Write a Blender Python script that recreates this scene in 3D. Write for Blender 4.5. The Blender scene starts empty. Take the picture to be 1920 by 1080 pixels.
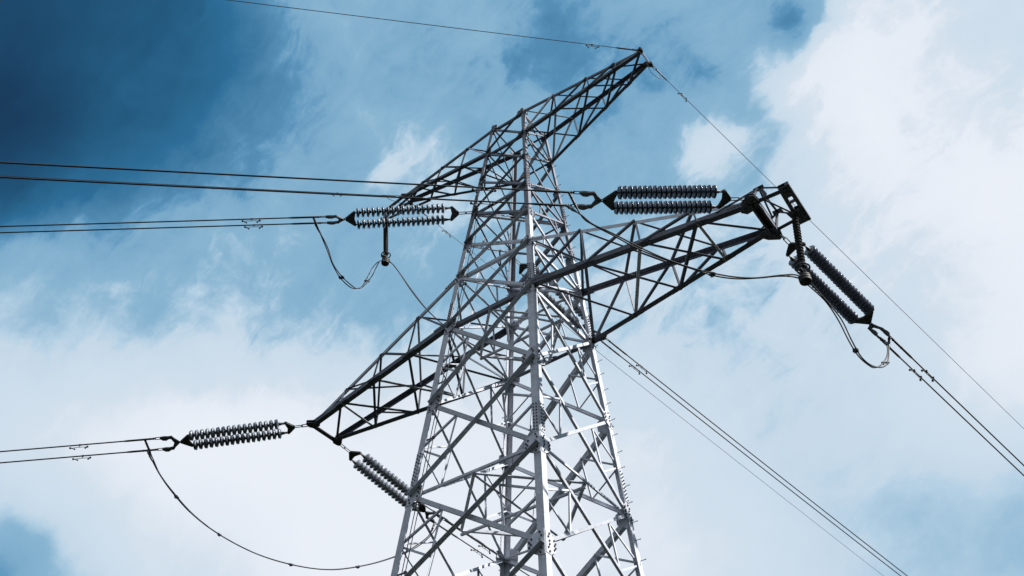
import bpy, math, random
from mathutils import Vector as V, Matrix
random.seed(7)
scene = bpy.context.scene
COL = scene.collection
# ------------------------------------------------------------------ surveyed dimensions (metres)
DATA = {'CAM': ([11.937059338269954, -16.562988906828686, 1.6999999999999993], [126.47121496039956, 44.57126202231097, 0.2024440441523907], 1743.3269253280173),
 'EW': {'el+': [-5.468, 0.205, 29.873], 'el-': [-5.468, -0.205, 29.873], 'er+': [5.379, 0.32, 29.828], 'er-': [5.379, -0.32, 29.828]},
 'JS': {'l': [[-6.53, 0.0, 29.398], [-6.202, 0.0, 26.995]], 'r': [[8.462, 0.322, 19.797], [8.248, 0.243, 17.714]]},
 'JUMP': {'L': [[-12.251, -3.424, 19.033], [-12.152, -3.25, 18.599], [-11.975, -2.942, 18.135], [-11.714, -2.485, 17.627], [-11.348, -1.846, 17.046], [-10.872, -1.015, 16.546],
                [-10.261, 0.052, 16.165], [-9.634, 1.146, 16.041], [-9.064, 2.142, 16.142], [-8.521, 3.09, 16.527], [-8.063, 3.89, 17.016], [-7.728, 4.475, 17.501], [-7.462, 4.94, 18.087],
                [-7.282, 5.254, 18.585]],
          'Ma': [[-5.356, -3.796, 24.631], [-5.451, -3.37, 24.234], [-5.559, -2.885, 23.867], [-5.682, -2.332, 23.764], [-5.812, -1.751, 23.877], [-5.88, -1.447, 24.056], [-5.953, -1.116, 24.467],
                 [-6.026, -0.789, 25.306], [-6.071, -0.59, 25.963], [-6.124, -0.35, 26.479], [-6.203, 0.002, 26.881]],
          'Mb': [[-6.201, 0.001, 26.879], [-6.024, 0.179, 26.747], [-5.783, 0.421, 26.261], [-5.432, 0.775, 25.451], [-5.006, 1.202, 24.604], [-4.504, 1.707, 23.877], [-4.019, 2.195, 23.342],
                 [-3.546, 2.67, 22.988], [-2.947, 3.273, 22.783], [-2.28, 3.943, 22.811], [-1.604, 4.623, 23.036], [-1.117, 5.112, 23.402], [-0.757, 5.475, 23.826], [-0.531, 5.701, 24.204]],
          'Ra': [[4.335, -3.841, 19.01], [4.491, -3.678, 18.739], [4.681, -3.48, 18.463], [5.013, -3.133, 18.193], [5.443, -2.684, 17.824], [5.874, -2.235, 17.554], [6.307, -1.783, 17.36],
                 [6.657, -1.418, 17.253], [7.018, -1.041, 17.238], [7.395, -0.648, 17.334], [7.787, -0.238, 17.505], [8.058, 0.044, 17.574], [8.225, 0.218, 17.508]],
          'Rb': [[8.239, 0.155, 17.448], [8.289, 0.624, 17.488], [8.357, 1.266, 17.481], [8.416, 1.817, 17.255], [8.445, 2.086, 16.731], [8.478, 2.393, 16.448], [8.533, 2.916, 16.503],
                 [8.595, 3.493, 16.774], [8.669, 4.189, 17.312], [8.74, 4.851, 18.06], [8.779, 5.218, 18.719], [8.772, 5.156, 19.094]]},
 'LV': {'M': (25.028, 1.1368),
        'U': (21.926, 1.4024),
        'W': (19.856, 1.5615),
        'a': (29.815, 0.7361),
        'b': (28.29, 0.8665),
        'c': (23.457, 1.2734),
        'r2': (17.024, 1.78),
        'r3': (14.155, 2.0),
        'r4': (11.465, 2.2056)},
 'STR': {'M+': [[-1.193, 1.318, 24.978], [-0.536, 5.088, 24.073]],
         'M-': [[-1.179, -1.259, 24.978], [-4.231, -3.811, 24.366]],
         'ml+': [[-7.935, 0.862, 19.694], [-7.371, 4.557, 18.807]],
         'ml-': [[-8.132, -0.723, 19.694], [-11.326, -2.992, 19.081]],
         'mr+': [[7.887, 0.839, 19.797], [8.639, 4.506, 18.99]],
         'mr-': [[7.601, -0.894, 19.847], [4.89, -3.319, 19.362]]},
 'TIP': {'el': [-5.468, 0.205, 29.873], 'er': [5.379, 0.32, 29.828], 'ml': [-7.962, 0.575, 19.744], 'mr': [7.768, 0.623, 19.847]},
 'WIRE': {'M+': [0.1869, 1, -0.1292, 2.48],
          'M-': [-1.272, -1, -0.1418, 1.79],
          'el+': [0.1346, 1, -0.0622, 1.97],
          'el-': [-1.089, -1, -0.0799, 1.73],
          'er+': [0.1813, 1, -0.0941, 1.69],
          'er-': [-0.9701, -1, -0.0787, 1.23],
          'ml+': [0.1591, 1, -0.1397, 2.64],
          'ml-': [-1.4763, -1, -0.1404, 1.75],
          'mr+': [0.1924, 1, -0.1406, 2.43],
          'mr-': [-1.032, -1, -0.128, 2.05]}}

LOBES = [(-0.6245,0.0602,0.7787,0.085,-0.513),
(-0.5816,0.1098,0.8060,0.085,-0.051),
(-0.5326,0.1622,0.8307,0.085,-0.411),
(-0.4775,0.2164,0.8515,0.085,-0.008),
(-0.4168,0.2716,0.8675,0.085,0.002),
(-0.3512,0.3264,0.8776,0.085,-0.027),
(-0.2819,0.3796,0.8812,0.085,-0.137),
(-0.2105,0.4299,0.8780,0.085,0.020),
(-0.1385,0.4762,0.8683,0.085,-0.031),
(-0.0677,0.5178,0.8528,0.085,-0.193),
(0.0006,0.5543,0.8323,0.085,0.173),
(0.0652,0.5855,0.8080,0.085,0.066),
(0.1256,0.6118,0.7810,0.085,-0.006),
(-0.6668,0.1043,0.7379,0.085,-0.030),
(-0.6250,0.1565,0.7647,0.085,0.522),
(-0.5768,0.2114,0.7891,0.085,-0.128),
(-0.5220,0.2682,0.8097,0.085,0.149),
(-0.4610,0.3256,0.8255,0.085,-0.017),
(-0.3946,0.3823,0.8355,0.085,-0.106),
(-0.3239,0.4370,0.8391,0.085,0.027),
(-0.2508,0.4881,0.8360,0.085,-0.050),
(-0.1767,0.5346,0.8264,0.085,-0.092),
(-0.1037,0.5758,0.8110,0.085,0.087),
(-0.0331,0.6112,0.7908,0.085,0.125),
(0.0338,0.6410,0.7668,0.085,-0.089),
(0.0962,0.6654,0.7403,0.085,0.060),
(-0.7066,0.1492,0.6917,0.085,-0.712),
(-0.6660,0.2038,0.7175,0.085,-0.105),
(-0.6187,0.2610,0.7410,0.085,-0.434),
(-0.5645,0.3199,0.7609,0.085,-0.051),
(-0.5036,0.3793,0.7762,0.085,-0.095),
(-0.4367,0.4376,0.7860,0.085,0.077),
(-0.3652,0.4933,0.7894,0.085,0.068),
(-0.2907,0.5450,0.7864,0.085,-0.151),
(-0.2151,0.5914,0.7771,0.085,-0.023),
(-0.1402,0.6319,0.7622,0.085,-0.025),
(-0.0677,0.6662,0.7427,0.085,0.129),
(0.0011,0.6944,0.7196,0.085,-0.003),
(0.0654,0.7169,0.6941,0.085,0.185),
(-0.7429,0.1939,0.6407,0.085,0.170),
(-0.7036,0.2506,0.6649,0.085,0.329),
(-0.6574,0.3098,0.6869,0.085,0.079),
(-0.6039,0.3705,0.7057,0.085,0.331),
(-0.5434,0.4314,0.7201,0.085,-0.102),
(-0.4766,0.4909,0.7293,0.085,-0.047),
(-0.4047,0.5473,0.7326,0.085,0.049),
(-0.3295,0.5991,0.7298,0.085,0.140),
(-0.2528,0.6451,0.7210,0.085,0.132),
(-0.1766,0.6848,0.7070,0.085,-0.084),
(-0.1026,0.7178,0.6887,0.085,0.104),
(-0.0322,0.7444,0.6670,0.085,-0.045),
(0.0337,0.7650,0.6431,0.085,0.153),
(-0.7750,0.2378,0.5855,0.085,-0.020),
(-0.7369,0.2961,0.6077,0.085,-0.267),
(-0.6918,0.3568,0.6278,0.085,-0.196),
(-0.6392,0.4188,0.6450,0.085,-0.097),
(-0.5794,0.4807,0.6582,0.085,-0.249),
(-0.5131,0.5408,0.6666,0.085,0.053),
(-0.4414,0.5973,0.6696,0.085,-0.131),
(-0.3660,0.6489,0.6671,0.085,-0.100),
(-0.2888,0.6944,0.6591,0.085,-0.058),
(-0.2119,0.7331,0.6463,0.085,0.020),
(-0.1370,0.7648,0.6295,0.085,0.082),
(-0.0655,0.7899,0.6097,0.085,-0.173),
(0.0016,0.8089,0.5879,0.085,0.103),
(-0.8023,0.2800,0.5271,0.085,0.210),
(-0.7653,0.3395,0.5469,0.085,-0.001),
(-0.7212,0.4011,0.5648,0.085,0.284),
(-0.6697,0.4638,0.5800,0.085,0.263),
(-0.6109,0.5260,0.5918,0.085,0.173),
(-0.5453,0.5861,0.5992,0.085,0.225),
(-0.4743,0.6424,0.6019,0.085,0.128),
(-0.3993,0.6935,0.5997,0.085,0.205),
(-0.3224,0.7381,0.5927,0.085,0.078),
(-0.2454,0.7757,0.5814,0.085,0.002),
(-0.1702,0.8063,0.5665,0.085,0.064),
(-0.0981,0.8301,0.5490,0.085,0.077),
(-0.0303,0.8477,0.5296,0.085,0.270),
(-0.8245,0.3199,0.4668,0.085,0.144),
(-0.7884,0.3799,0.4839,0.085,0.048),
(-0.7453,0.4418,0.4993,0.085,-0.098),
(-0.6949,0.5045,0.5125,0.085,-0.054),
(-0.6372,0.5665,0.5226,0.085,-0.045),
(-0.5729,0.6261,0.5290,0.085,-0.140),
(-0.5030,0.6817,0.5313,0.085,-0.022),
(-0.4290,0.7319,0.5294,0.085,-0.043),
(-0.3529,0.7755,0.5234,0.085,-0.046),
(-0.2766,0.8121,0.5138,0.085,-0.005),
(-0.2016,0.8416,0.5010,0.085,-0.023),
(-0.1296,0.8643,0.4859,0.085,-0.034),
(-0.0615,0.8810,0.4692,0.085,-0.204),
(-0.8415,0.3568,0.4056,0.085,-0.482),
(-0.8062,0.4168,0.4199,0.085,0.334),
(-0.7640,0.4785,0.4329,0.085,0.023),
(-0.7147,0.5406,0.4438,0.085,0.058),
(-0.6583,0.6018,0.4523,0.085,0.248),
(-0.5954,0.6603,0.4576,0.085,0.168),
(-0.5271,0.7148,0.4596,0.085,0.188),
(-0.4547,0.7638,0.4581,0.085,0.059),
(-0.3800,0.8064,0.4531,0.085,0.187),
(-0.3048,0.8420,0.4451,0.085,0.133),
(-0.2308,0.8706,0.4345,0.085,-0.078),
(-0.1593,0.8925,0.4219,0.085,0.137),
(-0.0914,0.9084,0.4079,0.085,0.073),
(-0.1857,0.5913,0.7848,0.030,0.280),
(-0.0647,0.5397,0.8394,0.024,-0.340),
(-0.0271,0.5595,0.8284,0.030,0.080),
(-0.4513,0.4060,0.7947,0.050,0.080),
(-0.4424,0.4452,0.7785,0.050,0.060),
(-0.4577,0.3649,0.8107,0.022,0.100),
(-0.1127,0.5230,0.8448,0.030,0.100),
(-0.4301,0.2961,0.8528,0.030,0.080),
(-0.3149,0.3780,0.8706,0.022,0.100),
(-0.7466,0.2116,0.6308,0.030,0.120),
(-0.8396,0.3564,0.4100,0.022,-0.100),
(-0.0933,0.5593,0.8237,0.030,0.120),
(-0.1392,0.5643,0.8137,0.028,-0.100),
(-0.1505,0.5529,0.8196,0.030,-0.060),
(-0.1099,0.5902,0.7998,0.030,0.120),
(-0.1354,0.6013,0.7875,0.024,-0.130),
(-0.1639,0.6300,0.7591,0.018,-0.080),
(0.1500,-0.8000,0.5800,0.700,0.420),  # bright cloud added behind the camera, lights the -y faces
(0.8000,-0.5500,0.3000,0.350,0.200)]

# ------------------------------------------------------------------ camera
cpos, (yaw, pitch, roll), fpx = DATA['CAM']
cam = bpy.data.objects.new('camera', bpy.data.cameras.new('camera')); COL.objects.link(cam)
cam.data.sensor_width = 36.0; cam.data.lens = fpx / 1920 * 36.0
cam.data.clip_start = .1; cam.data.clip_end = 12000
ya, pi_, ro = map(math.radians, (yaw, pitch, roll))
fw = V((math.cos(pi_)*math.cos(ya), math.cos(pi_)*math.sin(ya), math.sin(pi_)))
rt = V((math.sin(ya), -math.cos(ya), 0)); up = rt.cross(fw)
r2 = rt*math.cos(ro) + up*math.sin(ro); u2 = -rt*math.sin(ro) + up*math.cos(ro)
cam.matrix_world = Matrix(((r2.x, u2.x, -fw.x, cpos[0]), (r2.y, u2.y, -fw.y, cpos[1]), (r2.z, u2.z, -fw.z, cpos[2]), (0, 0, 0, 1)))
scene.camera = cam
# ------------------------------------------------------------------ sun
SUN_AZ, SUN_EL = math.radians(14), math.radians(40)          # azimuth from +X towards +Y
sdir = V((math.cos(SUN_EL)*math.cos(SUN_AZ), math.cos(SUN_EL)*math.sin(SUN_AZ), math.sin(SUN_EL)))
sun = bpy.data.objects.new('sun', bpy.data.lights.new('sun', 'SUN')); COL.objects.link(sun)
sun.data.energy = 5.0; sun.data.angle = math.radians(.5); sun.data.color = (1, .965, .91)
sun.rotation_euler = sdir.to_track_quat('Z', 'Y').to_euler()
sun.location = (60, 20, 60)
# ------------------------------------------------------------------ sky: clear Nishita air plus a cloud deck whose cover depends on direction
world = bpy.data.worlds.new('World'); scene.world = world; world.use_nodes = True
nt = world.node_tree; N = nt.nodes; Lk = nt.links
for n in list(N): N.remove(n)
def nd(t, **k):
    n = N.new(t)
    for a, b in k.items(): setattr(n, a, b)
    return n
def mth(op, a, b=None, c=None):
    n = nd('ShaderNodeMath', operation=op)
    for i, v in enumerate((a, b, c)):
        if v is None: continue
        if isinstance(v, (int, float)): n.inputs[i].default_value = v
        else: Lk.new(v, n.inputs[i])
    return n.outputs[0]
def vmth(op, a, b=None, out=0):
    n = nd('ShaderNodeVectorMath', operation=op)
    for i, v in enumerate((a, b)):
        if v is None: continue
        if isinstance(v, (tuple, list)): n.inputs[i].default_value = v
        else: Lk.new(v, n.inputs[i])
    return n.outputs['Value'] if op == 'DOT_PRODUCT' else n.outputs[0]
def noise(vec, scale, detail, rough, dist=0):
    n = nd('ShaderNodeTexNoise'); n.inputs['Scale'].default_value = scale; n.inputs['Detail'].default_value = detail
    n.inputs['Roughness'].default_value = rough; n.inputs['Distortion'].default_value = dist
    Lk.new(vec, n.inputs['Vector']); return n
tc = nd('ShaderNodeTexCoord'); gen = vmth('NORMALIZE', tc.outputs['Generated'])
w1 = noise(gen, 5.5, 4, .55); w2 = noise(gen, 19, 5, .6)
o1 = vmth('SUBTRACT', w1.outputs['Color'], (.5, .5, .5)); o2 = vmth('SUBTRACT', w2.outputs['Color'], (.5, .5, .5))
sc1 = nd('ShaderNodeVectorMath', operation='SCALE'); Lk.new(o1, sc1.inputs[0]); sc1.inputs['Scale'].default_value = .05
sc2 = nd('ShaderNodeVectorMath', operation='SCALE'); Lk.new(o2, sc2.inputs[0]); sc2.inputs['Scale'].default_value = .035
d = vmth('NORMALIZE', vmth('ADD', vmth('ADD', gen, sc1.outputs[0]), sc2.outputs[0]))
tot = None
for (lx, ly, lz, sg, amp) in LOBES:
    dt = vmth('DOT_PRODUCT', d, (lx, ly, lz))
    e = mth('EXPONENT', mth('MULTIPLY_ADD', dt, 1/sg**2, -1/sg**2))
    tot = mth('MULTIPLY_ADD', e, amp, .6 if tot is None else tot)
f1 = noise(d, 8.0, 10, .60, .5); f2 = noise(gen, 30, 6, .62, .6); f3 = noise(d, 15, 8, .62, .8)
comb = nd('ShaderNodeCombineXYZ')                           # wind-drawn streaks of thin cloud
for i_, (ax_, k_) in enumerate((((-0.802, 0.031, -0.596), 5.5), ((-0.168, -0.970, 0.175), 21.0), ((-0.573, 0.241, 0.783), 9.0))): Lk.new(mth('MULTIPLY', vmth('DOT_PRODUCT', d, ax_), k_), comb.inputs[i_])
f4 = noise(comb.outputs[0], 1.0, 9, .64, 1.1)
sepz = nd('ShaderNodeSeparateXYZ'); Lk.new(gen, sepz.inputs[0])
c_ = lambda n_: mth('SUBTRACT', n_.outputs['Fac'], .5)
def sstep(v, lo, hi, kind='SMOOTHSTEP'):
    n_ = nd('ShaderNodeMapRange', interpolation_type=kind); Lk.new(v, n_.inputs['Value'])
    n_.inputs['From Min'].default_value = lo; n_.inputs['From Max'].default_value = hi; return n_.outputs[0]
rag = mth('ADD', mth('MULTIPLY', c_(f1), .62), mth('ADD', mth('MULTIPLY', c_(f3), .30), mth('ADD', mth('MULTIPLY', c_(f2), .14), mth('MULTIPLY', c_(f4), .40))))
rag = mth('MULTIPLY', rag, mth('MULTIPLY_ADD', sstep(sepz.outputs[2], .50, .73), .76, .24))
# soft veil everywhere, plus ragged cloud edges where the deck breaks up
amt = mth('MAXIMUM', mth('SUBTRACT', 1.0, mth('MULTIPLY', mth('ABSOLUTE', mth('SUBTRACT', tot, .52)), 1.5)), .30)
cover = mth('ADD', tot, mth('MULTIPLY', mth('MULTIPLY', rag, .40), amt))
for lo, hi, k in ((.60, .82, .17), (.38, .56, .08), (.84, .98, .06)):
    m_ = (lo+hi)/2; wd_ = (hi-lo)
    crisp = sstep(mth('ADD', tot, mth('MULTIPLY', rag, .75)), m_-wd_*.28, m_+wd_*.28)
    soft = sstep(tot, m_-wd_*.9, m_+wd_*.9, 'LINEAR')
    cover = mth('ADD', cover, mth('MULTIPLY', mth('SUBTRACT', crisp, soft), k))
# dark band added to the unseen low sky, keeps steel undersides dark
low = nd('ShaderNodeMapRange', interpolation_type='SMOOTHSTEP'); Lk.new(sepz.outputs[2], low.inputs['Value'])
low.inputs['From Min'].default_value = .08; low.inputs['From Max'].default_value = .40; low.inputs['To Min'].default_value = .75; low.inputs['To Max'].default_value = 0
cover = mth('SUBTRACT', cover, low.outputs[0])
ramp = nd('ShaderNodeValToRGB'); Lk.new(cover, ramp.inputs['Fac'])
def s2l(c): return [((x/255+.055)/1.055)**2.4 if x/255 > .04045 else x/255/12.92 for x in c] + [1]
stops = [(0, (18, 46, 78)), (.15, (29, 80, 116)), (.3, (45, 110, 152)), (.45, (98, 153, 191)), (.6, (140, 183, 211)), (.75, (180, 208, 228)), (.9, (219, 230, 241)), (1, (237, 242, 250))]
cr = ramp.color_ramp
while len(cr.elements) < len(stops): cr.elements.new(.5)
for el, (p_, c_) in zip(cr.elements, stops): el.position = p_; el.color = s2l(c_)
sky = nd('ShaderNodeTexSky', sky_type='NISHITA', sun_disc=False)
sky.sun_elevation = SUN_EL; sky.sun_rotation = math.atan2(sdir.x, sdir.y)
bg1 = nd('ShaderNodeBackground'); Lk.new(sky.outputs[0], bg1.inputs[0]); bg1.inputs[1].default_value = .08
dark = nd('ShaderNodeMapRange', interpolation_type='SMOOTHSTEP'); Lk.new(sepz.outputs[2], dark.inputs['Value'])
dark.inputs['From Min'].default_value = .10; dark.inputs['From Max'].default_value = .42; dark.inputs['To Min'].default_value = .12  # further dimming of the out-of-view low sky, added for dark undersides
hz_ = nd('ShaderNodeVectorMath', operation='SCALE'); Lk.new(ramp.outputs[0], hz_.inputs[0]); Lk.new(dark.outputs[0], hz_.inputs['Scale'])
bg2 = nd('ShaderNodeBackground'); Lk.new(hz_.outputs[0], bg2.inputs[0]); bg2.inputs[1].default_value = .595
mx = nd('ShaderNodeMixShader'); mx.inputs[0].default_value = .97
Lk.new(bg1.outputs[0], mx.inputs[1]); Lk.new(bg2.outputs[0], mx.inputs[2])
wo = nd('ShaderNodeOutputWorld'); Lk.new(mx.outputs[0], wo.inputs[0])
scene.view_settings.view_transform = 'Standard'; scene.view_settings.look = 'None'
scene.view_settings.exposure = .75; scene.view_settings.gamma = 1

# ------------------------------------------------------------------ materials
def material(name, col, rough=.5, metal=0., var=.15, scale=6., spangle=False, spec=.5, coat=0.):
    m = bpy.data.materials.new(name); m.use_nodes = True
    t = m.node_tree; b = t.nodes['Principled BSDF']
    tcn = t.nodes.new('ShaderNodeTexCoord'); nz = t.nodes.new('ShaderNodeTexNoise')
    nz.inputs['Scale'].default_value = scale; nz.inputs['Detail'].default_value = 7; nz.inputs['Roughness'].default_value = .65
    t.links.new(tcn.outputs['Object'], nz.inputs['Vector'])
    rp = t.nodes.new('ShaderNodeValToRGB'); rp.color_ramp.elements[0].position = .3; rp.color_ramp.elements[1].position = .7
    rp.color_ramp.elements[0].color = [c*(1-var) for c in col] + [1]; rp.color_ramp.elements[1].color = [min(1, c*(1+var)) for c in col] + [1]
    t.links.new(nz.outputs['Fac'], rp.inputs['Fac']); out = rp.outputs[0]
    if spangle:
        vo = t.nodes.new('ShaderNodeTexVoronoi'); vo.inputs['Scale'].default_value = 38; t.links.new(tcn.outputs['Object'], vo.inputs['Vector'])
        hs = t.nodes.new('ShaderNodeSeparateColor'); t.links.new(vo.outputs['Color'], hs.inputs[0])
        mr_ = t.nodes.new('ShaderNodeMapRange'); mr_.inputs['To Min'].default_value = .84; mr_.inputs['To Max'].default_value = 1.1
        t.links.new(hs.outputs[0], mr_.inputs['Value'])
        mm = t.nodes.new('ShaderNodeVectorMath'); mm.operation = 'SCALE'; t.links.new(out, mm.inputs[0]); t.links.new(mr_.outputs[0], mm.inputs['Scale'])
        out = mm.outputs[0]
    oi = t.nodes.new('ShaderNodeObjectInfo'); om = t.nodes.new('ShaderNodeMapRange'); om.inputs['To Min'].default_value = .76; om.inputs['To Max'].default_value = 1.12
    t.links.new(oi.outputs['Random'], om.inputs['Value']); os_ = t.nodes.new('ShaderNodeVectorMath'); os_.operation = 'SCALE'
    t.links.new(out, os_.inputs[0]); t.links.new(om.outputs[0], os_.inputs['Scale']); out = os_.outputs[0]
    if spangle:                                              # brownish weather stains in long patches
        ns = t.nodes.new('ShaderNodeTexNoise'); ns.inputs['Scale'].default_value = 1.7; ns.inputs['Detail'].default_value = 9; ns.inputs['Roughness'].default_value = .7
        t.links.new(tcn.outputs['Object'], ns.inputs['Vector']); sr = t.nodes.new('ShaderNodeMapRange'); sr.inputs['From Min'].default_value = .54; sr.inputs['From Max'].default_value = .74; sr.inputs['To Max'].default_value = .40
        t.links.new(ns.outputs['Fac'], sr.inputs['Value']); mxc = t.nodes.new('ShaderNodeMix'); mxc.data_type = 'RGBA'
        t.links.new(sr.outputs[0], mxc.inputs['Factor']); t.links.new(out, mxc.inputs['A']); mxc.inputs['B'].default_value = (col[0]*.52, col[1]*.46, col[2]*.40, 1); out = mxc.outputs['Result']
    t.links.new(out, b.inputs['Base Color'])
    r_ = t.nodes.new('ShaderNodeMapRange'); r_.inputs['To Min'].default_value = max(.03, rough-.1); r_.inputs['To Max'].default_value = rough+.1
    t.links.new(nz.outputs['Fac'], r_.inputs['Value']); t.links.new(r_.outputs[0], b.inputs['Roughness'])
    b.inputs['Metallic'].default_value = metal; b.inputs['Specular IOR Level'].default_value = spec
    b.inputs['Coat Weight'].default_value = coat
    return m
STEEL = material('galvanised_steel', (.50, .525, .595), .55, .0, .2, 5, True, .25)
CHORD = material('shade_darkened_galvanised_steel', (.105, .112, .145), .6, .0, .22, 5, True, .25)  # same steel for the arms, shade of the undersides put into its colour
STEEL_SHADED = material('upper_shaded_galvanised_steel', (.18, .195, .245), .6, .0, .2, 5, True, .25)  # same steel for the upper body, colour darkened to look more shaded
def steel_at(z): return STEEL if z < 23.0 else STEEL_SHADED
FIT = material('dark_forged_steel', (.055, .058, .068), .5, .3, .25, 12)
LIGHTFIT = material('pale_zinc_fitting', (.13, .15, .185), .5, .1, .15, 14)
BOLT = material('dark_bolt_steel', (.03, .03, .035), .6, 0, .2, 20)
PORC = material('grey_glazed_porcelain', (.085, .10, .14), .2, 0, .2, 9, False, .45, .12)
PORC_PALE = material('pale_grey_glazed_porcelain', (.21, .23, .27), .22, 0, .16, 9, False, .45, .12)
CAP = material('insulator_cap_iron', (.03, .032, .04), .55, .2, .2, 20)
RUB = material('black_silicone_rubber', (.012, .013, .016), .6, 0, .2, 20)
WIREM = material('stranded_aluminium_dulled', (.018, .019, .023), .6, 0, .2, 30)
EWM = material('stranded_steel_dulled', (.022, .024, .03), .6, 0, .2, 30)
# ------------------------------------------------------------------ mesh helpers
WLOC = {}
class MB:
    def __init__(s): s.v = []; s.f = []; s.m = []; s.sm = []
    def add(s, vs, fs, mat=0, smooth=False):
        o = len(s.v); s.v += [V(x) for x in vs]
        for f in fs: s.f.append([i+o for i in f]); s.m.append(mat); s.sm.append(smooth)
    def prism(s, poly, e1, mat=0):
        """closed polygon (list of V) extruded by vector e1"""
        n = len(poly); a = [V(p) for p in poly]; b = [p + e1 for p in a]
        s.add(a+b, [list(range(n))[::-1], list(range(n, 2*n))] + [[i, (i+1) % n, (i+1) % n+n, i+n] for i in range(n)], mat)
    def angle(s, P, Q, u, w, a, b=None, t=None, mat=0):
        b = b or a; t = t or max(.008, a*.1)
        pr = [(0, 0), (a, 0), (a, t), (t, t), (t, b), (0, b)]
        s.prism([P + u*x + w*y for x, y in pr], Q-P, mat)
    def box(s, P, Q, u, w, a, b, mat=0):
        s.prism([P - u*a/2 - w*b/2, P + u*a/2 - w*b/2, P + u*a/2 + w*b/2, P - u*a/2 + w*b/2], Q-P, mat)
    def tube(s, pts, r, seg=8, mat=0, smooth=True):
        pts = [V(p) for p in pts]; n = len(pts); vs = []
        t0 = (pts[1]-pts[0]).normalized(); x = t0.orthogonal().normalized()
        rr = r if isinstance(r, (list, tuple)) else [r]*n
        for i, p in enumerate(pts):
            t = (pts[min(i+1, n-1)]-pts[max(i-1, 0)]).normalized()
            x = (x - t*x.dot(t)).normalized(); y = t.cross(x)
            vs += [p + (x*math.cos(a)+y*math.sin(a))*rr[i] for a in [2*math.pi*k/seg for k in range(seg)]]
        fs = [[i*seg+k, i*seg+(k+1) % seg, (i+1)*seg+(k+1) % seg, (i+1)*seg+k] for i in range(n-1) for k in range(seg)]
        s.add(vs, fs, mat, smooth)
        s.add(vs[:seg], [list(range(seg))[::-1]], mat); s.add(vs[-seg:], [list(range(seg))], mat)
    def lathe(s, O, ax, prof, seg=20, mat=0):
        """prof: (distance along ax, radius)"""
        ax = ax.normalized(); x = ax.orthogonal().normalized(); y = ax.cross(x); vs = []
        for z, r in prof: vs += [O + ax*z + (x*math.cos(a)+y*math.sin(a))*r for a in [2*math.pi*k/seg for k in range(seg)]]
        fs = [[i*seg+k, i*seg+(k+1) % seg, (i+1)*seg+(k+1) % seg, (i+1)*seg+k] for i in range(len(prof)-1) for k in range(seg)]
        s.add(vs, fs, mat, True)
        s.add(vs[:seg], [list(range(seg))[::-1]], mat); s.add(vs[-seg:], [list(range(seg))], mat)
    def torus(s, O, ax, R, r, mat=0, seg=24, sx=1.):
        ax = ax.normalized(); x = ax.orthogonal().normalized(); y = ax.cross(x)
        pts = [O + x*R*math.cos(a)*sx + y*R*math.sin(a) for a in [2*math.pi*k/seg for k in range(seg+1)]]
        s.tube(pts, r, 8, mat)
    def link(s, P, Q, side, wid, r, mat=0):
        """oval chain link from P to Q"""
        ax = (Q-P); l = ax.length; ax.normalize(); h = wid/2; pts = []
        for k in range(9): a = math.pi/2 + math.pi*k/8; pts.append(P + ax*(h + h*math.cos(a)) + side*h*math.sin(a))
        for k in range(9): a = -math.pi/2 + math.pi*k/8; pts.append(Q + ax*(-h + h*math.cos(a)) + side*h*math.sin(a))
        pts.append(pts[0]); s.tube(pts, r, 8, mat)
    def bolt(s, P, n, r=.02, h=.022, mat=1):
        x = n.orthogonal().normalized(); y = n.cross(x)
        s.prism([P + (x*math.cos(a)+y*math.sin(a))*r for a in [math.pi/3*k for k in range(6)]], n*h, mat)
    def build(s, name, mats, parent=None, origin=None):
        if origin is None: origin = WLOC.get(parent.name if parent else '', None) or sum(s.v, V())/max(1, len(s.v))
        me = bpy.data.meshes.new(name); me.from_pydata([tuple(p-origin) for p in s.v], [], s.f)
        for m in (mats if isinstance(mats, (list, tuple)) else [mats]): me.materials.append(m)
        me.polygons.foreach_set('material_index', s.m); me.polygons.foreach_set('use_smooth', s.sm)
        import bmesh
        bm = bmesh.new(); bm.from_mesh(me); bmesh.ops.recalc_face_normals(bm, faces=bm.faces); bm.to_mesh(me); bm.free()
        o = bpy.data.objects.new(name, me); COL.objects.link(o)
        o.location = origin - (WLOC[parent.name] if parent else V()); o.parent = parent; WLOC[o.name] = origin.copy()
        return o
def tag(o, label, cat, group=None):
    o['label'] = label; o['category'] = cat
    if group: o['group'] = group
    return o
def empty(name, loc, label, cat, group=None):
    o = bpy.data.objects.new(name, None); COL.objects.link(o); o.location = loc; o.empty_display_size = .3
    WLOC[o.name] = V(loc); return tag(o, label, cat, group)
def place(src, name, parent, mat):
    """linked copy of a template object at a world matrix under a parent"""
    c = src.copy(); COL.objects.link(c); c.name = name; c.parent = parent
    M = mat.copy()
    if parent: M.translation = M.translation - WLOC[parent.name]
    c.matrix_basis = M; WLOC[c.name] = mat.translation.copy(); return c
def frame(e1):
    e1 = e1.normalized(); e2 = V((0, 0, 1)).cross(e1).normalized(); return e1, e2, e1.cross(e2)
def spline(pts, n=8):
    P = [V(p) for p in pts]; P = [P[0]*2-P[1]] + P + [P[-1]*2-P[-2]]; out = []
    for i in range(1, len(P)-2):
        for k in range(n):
            t = k/n; a, b, c, d_ = P[i-1:i+3]
            out.append(.5*((2*b) + (c-a)*t + (2*a-5*b+4*c-d_)*t*t + (3*b-a-3*c+d_)*t**3))
    return out + [P[-2]]
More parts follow.
